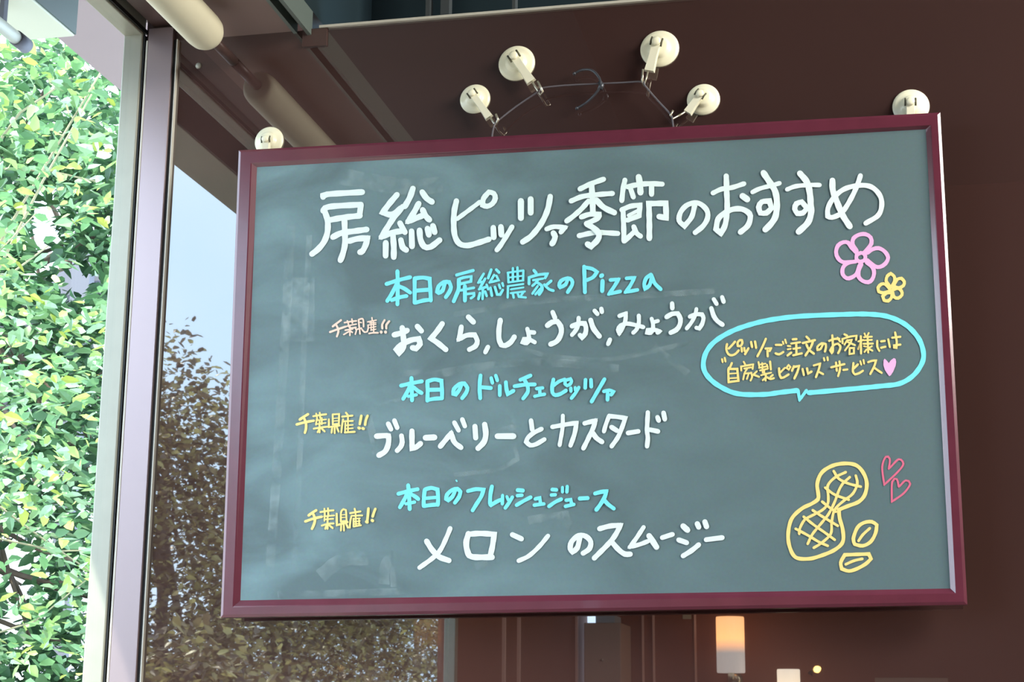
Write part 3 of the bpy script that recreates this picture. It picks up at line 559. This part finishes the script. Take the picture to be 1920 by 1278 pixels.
more(970, 760, 6.62, 56, '''170,185 185,300 | w56 300,290 200,340 130,400 110,450 160,492 230,480 335,420 | 435,265 600,235 735,215 710,350 660,495 | w50 565,125 560,280 525,490 | w58 835,220 970,185 940,280 870,430 820,530 | w62 930,330 980,400 1050,450
w52 1140,125 1100,230 1075,320 | w56 1150,132 1240,140 1340,155 1300,270 1250,390 1170,505 | w60 1170,268 1235,310 | w60 1375,340 1500,320 | 1620,85 1610,300 1620,400 1610,505 | w60 1650,300 1745,320 | w58 1740,145 1755,185 | w58 1815,90 1830,170''')
text('chalk_lettering', 'ch_cyan', 'light blue chalk heading near the bottom of the board', 735, 895, 8.727, 66, '''265,125 280,320 290,515 | 105,265 270,220 420,190 | 240,280 190,380 130,485 | 310,270 380,310 430,350 | w56 230,430 370,400
535,200 520,350 520,465 | 540,195 640,168 745,195 755,330 750,445 | w56 540,340 740,322 | w66 530,465 640,448 745,440 | 1030,220 990,310 920,370 885,350 900,280 980,205 1070,185 1120,230 1100,310 1030,410
1245,220 1370,190 1500,195 1460,310 1390,420 1320,535 | 1635,145 1610,280 1605,420 1620,450 1700,400 1775,365 | w54 1810,290 1805,430 | w24 1050,45 1062,60''')
more(940, 895, 8.727, 60, '''w50 90,310 115,370 | 180,320 120,420 65,495 | w72 270,205 350,212 | w62 265,295 335,288 | w62 250,450 350,390 480,320 | w58 555,350 630,330 640,410 | w60 540,450 695,430
w66 835,195 900,200 | w60 820,285 882,280 | w52 1000,160 1000,235 | w56 1078,145 1072,235 | w62 780,470 880,400 980,352 | w58 1060,370 1135,360 1150,430 | w60 1050,470 1185,438 | w72 1285,342 1410,335 | w68 1535,260 1630,235 1720,222 1690,320 1620,440 1555,525 | w66 1680,360 1740,430 1840,505''')
text('chalk_lettering', 'ch_yellow', 'small yellow chalk note left of the bottom line', 560, 940, 12, 60, '''225,310 320,240 395,195 | 150,445 340,380 520,340 | 330,280 370,400 340,520 300,610
w46 490,235 640,210 785,195 | w44 580,160 590,330 | w44 660,150 670,330 | w36 570,330 800,310 | w36 600,400 780,385 | w44 520,540 650,500 785,490 | w40 590,230 580,430 | w46 650,330 650,610 | w46 620,550 600,610 | w46 690,530 765,595
w42 950,440 955,230 1010,170 1065,190 1080,430 950,450 | w24 960,300 1060,292 | w24 960,360 1060,352 | w50 855,275 860,530 1100,460 | w40 960,500 950,650 | w40 1015,500 1020,650 | w44 1070,500 1110,585
w44 1260,160 1275,220 | w46 1160,260 1390,220 | w40 1190,320 1430,310 | w42 1190,320 1160,450 1150,585 | w36 1280,230 1290,540 | w30 1250,385 1380,375 | w40 1235,380 1235,560 | w30 1250,450 1380,435 | w28 1250,505 1380,490 | w42 1240,560 1400,530 | w34 1360,380 1360,530
1570,155 1560,280 1545,420 | w70 1525,452 1545,460 | 1725,165 1690,250 1665,335 | w70 1652,420 1665,430''')
text('chalk_lettering', 'ch_white', 'bold white chalk line along the bottom of the board', 770, 970, 6, 52, '''445,120 400,230 330,370 240,460 100,562 | w62 180,265 240,360 320,440 430,482 | w66 650,182 625,280 640,380 690,440 915,445 | w62 650,187 780,178 940,187 920,320 895,430 | w60 1145,192 1245,238 | w50 1545,205 1450,320 1330,430 1215,485''')
more(1050, 960, 6, 58, '''225,270 195,400 140,445 115,410 130,330 210,262 290,270 345,330 330,410 260,460 | 445,185 560,155 680,145 620,260 540,360 385,515 | w60 580,330 660,420 730,470 790,470
w50 940,168 860,290 785,390 900,360 990,325 | w66 1003,265 1040,320 1085,390 | w54 1150,285 1265,248 | w64 1385,155 1435,200 | w56 1335,310 1425,342 | w56 1560,365 1480,430 1385,490 | w62 1545,130 1560,165 | w62 1630,108 1648,160 | w56 1645,308 1825,285''')
text('chalk_lettering', 'ch_yellow', 'upper line of yellow chalk writing inside the speech bubble', 1340, 625, 10.105, 44, '''235,200 220,300 260,390 330,412 400,380 455,320 | 265,285 320,230 385,155 | c 480,125 435,170 440,235 490,235 525,180 515,125
510,275 515,340 | 560,275 568,330 | 640,280 575,390 | 690,160 710,255 | 765,150 785,270 | 970,100 900,260 810,430 | 965,285 1070,278 1040,330 | 1000,325 1005,430
1160,215 1265,215 | 1155,375 1220,395 1300,350 | w36 1290,155 1305,195 | w36 1335,115 1355,180 | w36 1385,235 1435,238 | w36 1385,300 1440,290 | 1380,415 1450,362 | 1480,110 1550,105 | w38 1450,190 1620,165 | w38 1490,290 1620,270 | 1545,190 1550,380 | 1490,412 1650,375
1740,60 1790,110 | 1670,180 1900,125 | 1860,160 1820,260 1720,415 | 1740,210 1790,310 1880,380''')
more(1520, 620, 10.105, 42, '''235,245 190,340 130,362 128,300 210,235 285,250 290,310 270,390 | 350,190 440,155 540,150 | 410,85 420,250 420,380 400,420 370,370 430,275 515,240 562,290 555,350 520,420 | w38 510,130 560,205
w40 640,65 690,90 | w38 605,235 600,155 740,110 870,92 860,170 | w36 695,175 640,260 | w36 700,180 780,168 740,250 650,370 | w38 700,210 840,270 | w36 740,325 735,440 820,425 820,325 740,325
w36 905,200 1000,172 | w38 950,100 955,430 | w36 945,225 900,345 | w34 1020,50 1040,100 | w34 1100,40 1070,100 | w36 1010,120 1160,110 | w34 1010,180 1160,170 | w36 1000,245 1180,240 | w38 1080,120 1090,410 | w30 1010,290 1055,300 | w32 1160,290 1110,320 | w34 1020,400 1060,350 | w36 1105,340 1170,375
w40 1262,190 1262,300 1300,378 | 1335,200 1405,190 | 1335,320 1415,300 | w40 1470,160 1500,305 | 1545,130 1700,112 | 1600,30 1630,200 1625,320 1580,315 1580,275 1700,260''')
text('chalk_lettering', 'ch_yellow', 'lower line of yellow chalk writing inside the speech bubble', 1340, 625, 10.105, 44, '''w38 140,485 152,540 | w38 190,460 205,530 | 325,560 290,640 260,680 265,920 450,895 428,670 275,672 | w30 280,762 430,752 | w30 280,848 440,838
w36 550,535 580,590 | w38 505,700 500,625 730,585 718,670 | w34 560,665 690,640 | w34 620,660 570,740 540,870 | w34 560,760 700,745 | w34 650,750 610,860 | w36 690,740 710,820 680,890 | w34 800,715 720,790 | w38 740,780 840,820
w34 830,540 850,650 | w34 850,590 960,570 | w34 900,560 910,740 | w34 840,650 970,625 | w34 860,700 1010,665 | w34 990,590 1005,640 | w40 1050,530 1065,680 | w34 880,790 1070,740 | w34 940,700 940,780 | w38 970,760 965,890 | w36 910,885 980,820 | w40 1000,830 1060,862 1120,845 | w38 1100,785 1060,820
1220,660 1230,780 1260,840 1310,830 1400,775 | w38 1240,740 1330,650 | c w36 1400,595 1360,650 1405,685 1435,635 | 1500,620 1465,705 | 1500,635 1600,612 1570,720 1510,850 | w40 1665,670 1690,785 | 1750,660 1770,760 1835,720''')
more(1520, 620, 10.105, 42, '''w42 60,655 180,620 150,740 100,875 | 155,775 235,818 | w38 250,515 262,560 | w38 318,500 325,555 | 390,690 640,630 | 480,600 495,755 | 545,580 555,720 520,855 | 620,740 695,730
810,610 800,770 840,825 920,800 990,755 | 820,710 895,635 | w36 940,575 960,640 | w36 1000,550 1012,620 | 1090,592 1160,568 1240,560 1200,680 1130,815 | 1195,690 1270,745 1345,795''')
text('speech_bubble', 'ch_cyan', 'light blue chalk speech bubble outline', 1300, 570, 4.267, 40, '''830,690 700,705 560,722 350,715 200,650 110,570 80,490 100,390 170,300 300,220 450,165 620,125 850,97 1200,82 1400,80 1560,100 1700,165 1800,270 1840,380 1830,470 1760,570 1650,635 1500,655 1300,675 1000,702 925,708 | w26 838,690 850,765 905,690''')
text('chalk_flower', 'ch_pink', 'large pink chalk flower', 1540, 420, 7.99, 60, '''530,400 470,300 480,215 560,160 660,150 740,200 750,290 700,360 640,430 | 690,430 770,375 860,360 950,410 1000,500 960,590 880,640 800,630 690,540
680,575 770,650 790,740 760,830 700,870 620,850 560,790 560,700 600,600 | 515,560 400,580 325,650 320,750 380,810 450,800 530,740 570,620 | 480,565 330,570 250,510 220,420 250,320 330,270 405,280 450,350 520,420 | c w56 590,430 530,460 525,520 570,565 640,545 660,490 640,445''')
text('chalk_flower', 'ch_yellow', 'small yellow chalk flower', 1540, 420, 7.99, 48, '''1015,915 970,850 990,775 1040,740 1090,780 1100,850 1060,920 | 1090,905 1140,825 1200,812 1243,860 1230,920 1160,955 1090,930 | 1085,980 1150,960 1200,1000 1208,1060 1150,1108 1090,1090 1070,1020
1050,1030 980,1030 920,1080 940,1140 1000,1150 1050,1100 1060,1040 | 1010,1005 930,1030 860,1010 850,950 900,898 960,900 1010,950 | c w40 1050,930 1020,970 1050,1008 1080,960''')
text('chalk_peanut', 'ch_yellow', 'yellow chalk drawing of a peanut in its netted shell', 1460, 850, 5.325, 38, '''c 395,400 385,300 430,190 540,120 670,98 780,120 850,200 880,300 860,410 800,480 700,520 600,560 610,650 640,760 640,880 560,960 420,1020 300,1050 170,1035 110,930 95,800 130,650 230,550 330,500 392,455
w27 670,185 560,240 490,320 495,420 490,500 440,560 350,610 260,660 210,750 205,800 | w27 710,235 640,300 600,370 560,480 500,600 430,690 340,800 290,900 | w27 770,220 785,300 740,400 650,470 560,560 530,680 520,800 430,890 350,940
w27 550,175 600,250 700,300 820,330 | w27 465,340 560,410 700,460 | w27 435,480 510,540 570,580 | w27 340,565 440,630 590,720 | w27 250,630 350,710 450,780 560,860 | w27 170,750 300,820 400,880 490,920''')
text('chalk_bean', 'ch_yellow', 'upper small yellow chalk bean', 1460, 850, 5.325, 36, '''c 785,740 850,690 930,680 980,712 968,790 920,878 840,920 760,905 745,850 | w28 910,745 840,810 798,870''')
text('chalk_bean', 'ch_yellow', 'lower small yellow chalk bean', 1460, 850, 5.325, 36, '''c 660,1010 800,1005 900,1002 922,1050 870,1100 780,1150 700,1172 630,1150 620,1085 | w28 835,1050 750,1070 670,1105''')
text('chalk_heart', 'ch_rose', 'upper outlined rose chalk heart', 1560, 800, 2.675, 10, '''s 285,210 290,160 270,150 252,200 262,290 330,225 358,185 335,162 290,205''')
text('chalk_heart', 'ch_rose', 'lower outlined rose chalk heart', 1560, 800, 2.675, 10, '''s 335,300 325,262 302,275 300,375 360,332 392,285 370,268 338,298''')

for name, m, label, blocks in LINES:
    ink = Ink()
    for ox, oy, s, w0, data in blocks:
        for st in data.replace('\n', '|').split('|'):
            w = w0; closed = soft = False; P_ = []
            for tok in st.split():
                if tok == 'c': closed = True
                elif tok == 's': soft = True
                elif tok[0] == 'w': w = float(tok[1:])
                else: a, b = tok.split(','); P_.append((ox + float(a) / s, oy + float(b) / s))
            if len(P_) > 1: ink.stroke(P_, w / s, closed, True, soft)
    o = raw(name, ink.v, ink.f, M[m], board); o['label'] = label
# filled pink heart
hp = [(1400, 525), (1440, 560), (1480, 610), (1520, 555), (1575, 515), (1608, 530), (1620, 590), (1610, 660), (1565, 770), (1520, 840), (1490, 858), (1465, 830), (1405, 740), (1378, 650), (1380, 560)]
c_ = (1495, 680); P_ = [PY(1520 + x / 10.105, 620 + y / 10.105, YS - 0.0008) for x, y in [c_] + hp]
raw('chalk_heart', P_, [(0, i, i % len(hp) + 1) for i in range(1, len(hp) + 1)], M['ch_pink'], board)['label'] = 'small filled pink chalk heart at the end of the bubble'

# rubbed out chalk marks
SM = [('560,520 560,640 w26'), ('640,330 760,350 830,345 w14'), ('850,590 1000,565 1180,555 1340,545 w5'), ('800,705 880,690 1000,678 1160,690 w7'), ('880,820 960,800 970,860 930,880 850,890 w4'),
      ('985,655 1040,668 1150,672 1300,640 w4'), ('720,1095 722,1060 740,1035 w9'), ('735,1040 738,1100 w5'), ('520,1115 620,1112 760,1108 w6'), ('700,760 810,735 w3'), ('740,700 800,696 w5'),
      ('990,975 1020,970 1060,965 1075,1010 w7'), ('545,420 535,620 520,860 505,1080 w8'), ('580,440 570,640 560,900 548,1110 w5'), ('600,1080 640,1050 690,1046 w12'), ('1225,650 1290,700 w6'), ('690,775 705,850 w6'), ('960,775 965,830 w5'), ('1040,965 1046,985 w8'), ('890,1062 915,1055 w6')]
for t in SM:
    tk = t.split(); w = float(tk[-1][1:]) * 2.2; P_ = [tuple(map(float, q.split(','))) for q in tk[:-1]]
    ink = Ink(); ink.stroke(P_, w, False, caps=False)
    raw('chalk_smear', [(v[0], v[1] + 0.00045, v[2]) for v in ink.v], ink.f, M['smear'], board)

# ------------------------------------------------------------------ suction hooks, cord, hook
def hook(cx, cy, r, knob, tip, wire, label, depth=1.0):
    c = PY(cx, cy, -0.001); s = 2.2 / F; R = r * s * 1.06
    t = empty('suction_hook', c, label, 'hook', 'suction hooks above the chalkboard')
    bm = bmesh.new(); addlathe(bm, (c[0], -0.0005, c[2]), (0, -1, 0), [(0, R * .97), (.0012, R), (.0028, R * .97), (.0042, R * .80), (.0060, R * .62), (.0070, R * .56), (.0105, R * .50), (.0125, R * .38)], 40)
    fin('suction_cup', bm, M['cup'], t, True)
    k = Vector(PY(*knob, -0.016)); tp = Vector(PY(*tip, -0.016)); d = (tp - k).normalized(); n = Vector((0, -1, 0)); sd = d.cross(n).normalized()
    W = R * 0.24; yb = -0.011; bm = bmesh.new()
    secs = [(-0.25 * W, .55), (W * .9, 1.0), ((tp - k).length * .55, .95), ((tp - k).length, 1.15)]
    prev = None
    for L_, ws in secs:
        q = k + d * L_; ring = [bm.verts.new(Vector((q.x, yb, q.z)) + sd * W * ws), bm.verts.new(Vector((q.x, yb - .008, q.z)) + sd * W * ws * .85),
                                bm.verts.new(Vector((q.x, yb - .008, q.z)) - sd * W * ws * .85), bm.verts.new(Vector((q.x, yb, q.z)) - sd * W * ws)]
        if prev:
            for i in range(4): bm.faces.new((prev[i], prev[(i + 1) % 4], ring[(i + 1) % 4], ring[i]))
        else: bm.faces.new(ring[::-1])
        prev = ring
    bm.faces.new(prev); fin('lever', bm, M['cuparm'], t)
    bm = bmesh.new(); addlathe(bm, (k.x, -0.018, k.z), (0, -1, 0), [(0, W * .95), (.004, W * .95), (.0055, W * .6)], 24); fin('knob', bm, M['cup'], t, True)
    for q in (-1, 1):       # the two prongs that clasp the knob
        a = k + sd * q * W * 1.15 - d * W * .9; b = k + sd * q * W * 1.15 + d * W * .9
        bm = bmesh.new(); addtube(bm, [(a.x, -0.0175, a.z), ((a.x + b.x) / 2, -.0195, (a.z + b.z) / 2), (b.x, -0.0175, b.z)], W * .22, 8); fin('clasp', bm, M['slot'], t, True)
    bm = bmesh.new(); pts = [Vector(PY(x, y, yy)) for x, y, yy in wire]; addtube(bm, [tuple(p) for p in pts], 0.0016, 8); fin('hook_wire', bm, M['wire'], t, True)
hook(505, 265, 30, (499, 262), (498, 300), [(498, 296, -.016), (498, 312, -.016), (499, 320, -.022), (500, 312, -.027)], 'leftmost suction hook, half hidden behind the left end of the frame')
hook(891, 186, 30, (886, 176), (917, 220), [(915, 214, -.016), (926, 230, -.018), (931, 233, -.024), (934, 224, -.028), (930, 214, -.026)], 'smaller full suction hook above the frame, lever pointing down right')
hook(969, 119, 36, (964, 106), (996, 153), [(994, 146, -.016), (1004, 163, -.018), (1014, 178, -.022), (1018, 172, -.027), (1008, 152, -.026)], 'large suction hook left of the wire hook, lever pointing down right')
hook(1237, 92, 37, (1231, 79), (1217, 133), [(1217, 126, -.016), (1211, 148, -.018), (1207, 160, -.022), (1204, 150, -.027), (1205, 130, -.026)], 'large suction hook highest of the row, lever hanging straight down')
hook(1319, 187, 31, (1313, 177), (1289, 211), [(1292, 205, -.016), (1274, 216, -.018), (1261, 223, -.022), (1257, 216, -.027), (1262, 207, -.027)], 'smaller suction hook with lever pointing down left to the cord end')
hook(1708, 200, 33, (1707, 192), (1707, 228), [(1707, 222, -.016), (1707, 240, -.016), (1707, 246, -.022), (1707, 240, -.027)], 'rightmost suction hook, half hidden behind the right end of the frame')

def smooth3(pts, n=6):
    P3 = [Vector(p) for p in pts]; out = []
    for i in range(len(P3) - 1):
        p0 = P3[max(i - 1, 0)]; p1 = P3[i]; p2 = P3[i + 1]; p3 = P3[min(i + 2, len(P3) - 1)]
        for j in range(n):
            t = j / n; out.append(0.5 * ((2 * p1) + (p2 - p0) * t + (2 * p0 - 5 * p1 + 4 * p2 - p3) * t * t + (-p0 + 3 * p1 - 3 * p2 + p3) * t ** 3))
    out.append(P3[-1]); return [tuple(p) for p in out]
cp = [(922, 262, -.040), (924, 246, -.030), (928, 232, -.026), (934, 226, -.024), (970, 198, -.020), (1012, 170, -.022), (1016, 165, -.022), (1060, 160, -.018), (1122, 157, -.018), (1165, 155, -.018), (1205, 153, -.024), (1209, 160, -.024), (1232, 187, -.020), (1257, 214, -.025), (1261, 226, -.030), (1263, 245, -.040)]
bm = bmesh.new(); addtube(bm, smooth3([PY(*p) for p in cp], 3), 0.0013, 8)
tag(fin('hanging_cord', bm, M['cord'], None, True), 'thin grey cord strung over the suction hooks to hold the chalkboard', 'cord')
wh = empty('wire_hook', PY(1120, 160, -.012), 'dark curved wire hook looped over the middle of the cord', 'hook')
bm = bmesh.new(); addtube(bm, smooth3([PY(*p) for p in [(1077, 138, -.012), (1092, 131, -.014), (1110, 132, -.018), (1123, 145, -.022), (1126, 160, -.024), (1118, 174, -.022), (1100, 192, -.016), (1082, 203, -.012)]], 5), 0.0019, 8); fin('curved_wire', bm, M['cordhook'], wh, True)
bm = bmesh.new(); addtube(bm, [PY(1125, 155, -.020), PY(1128, 160, -.022), PY(1125, 167, -.022)], 0.004, 8); fin('collar', bm, M['cordhook'], wh, True)
for x, y in ((1077, 138), (1082, 203)):
    c = PY(x, y, -.012); bm = bmesh.new(); addlathe(bm, (c[0], c[1] + .003, c[2]), (0, -1, 0), [(0, .0015), (.002, .0026), (.004, .0026), (.006, .001)], 12); fin('tip', bm, M['cordhook'], wh, True)
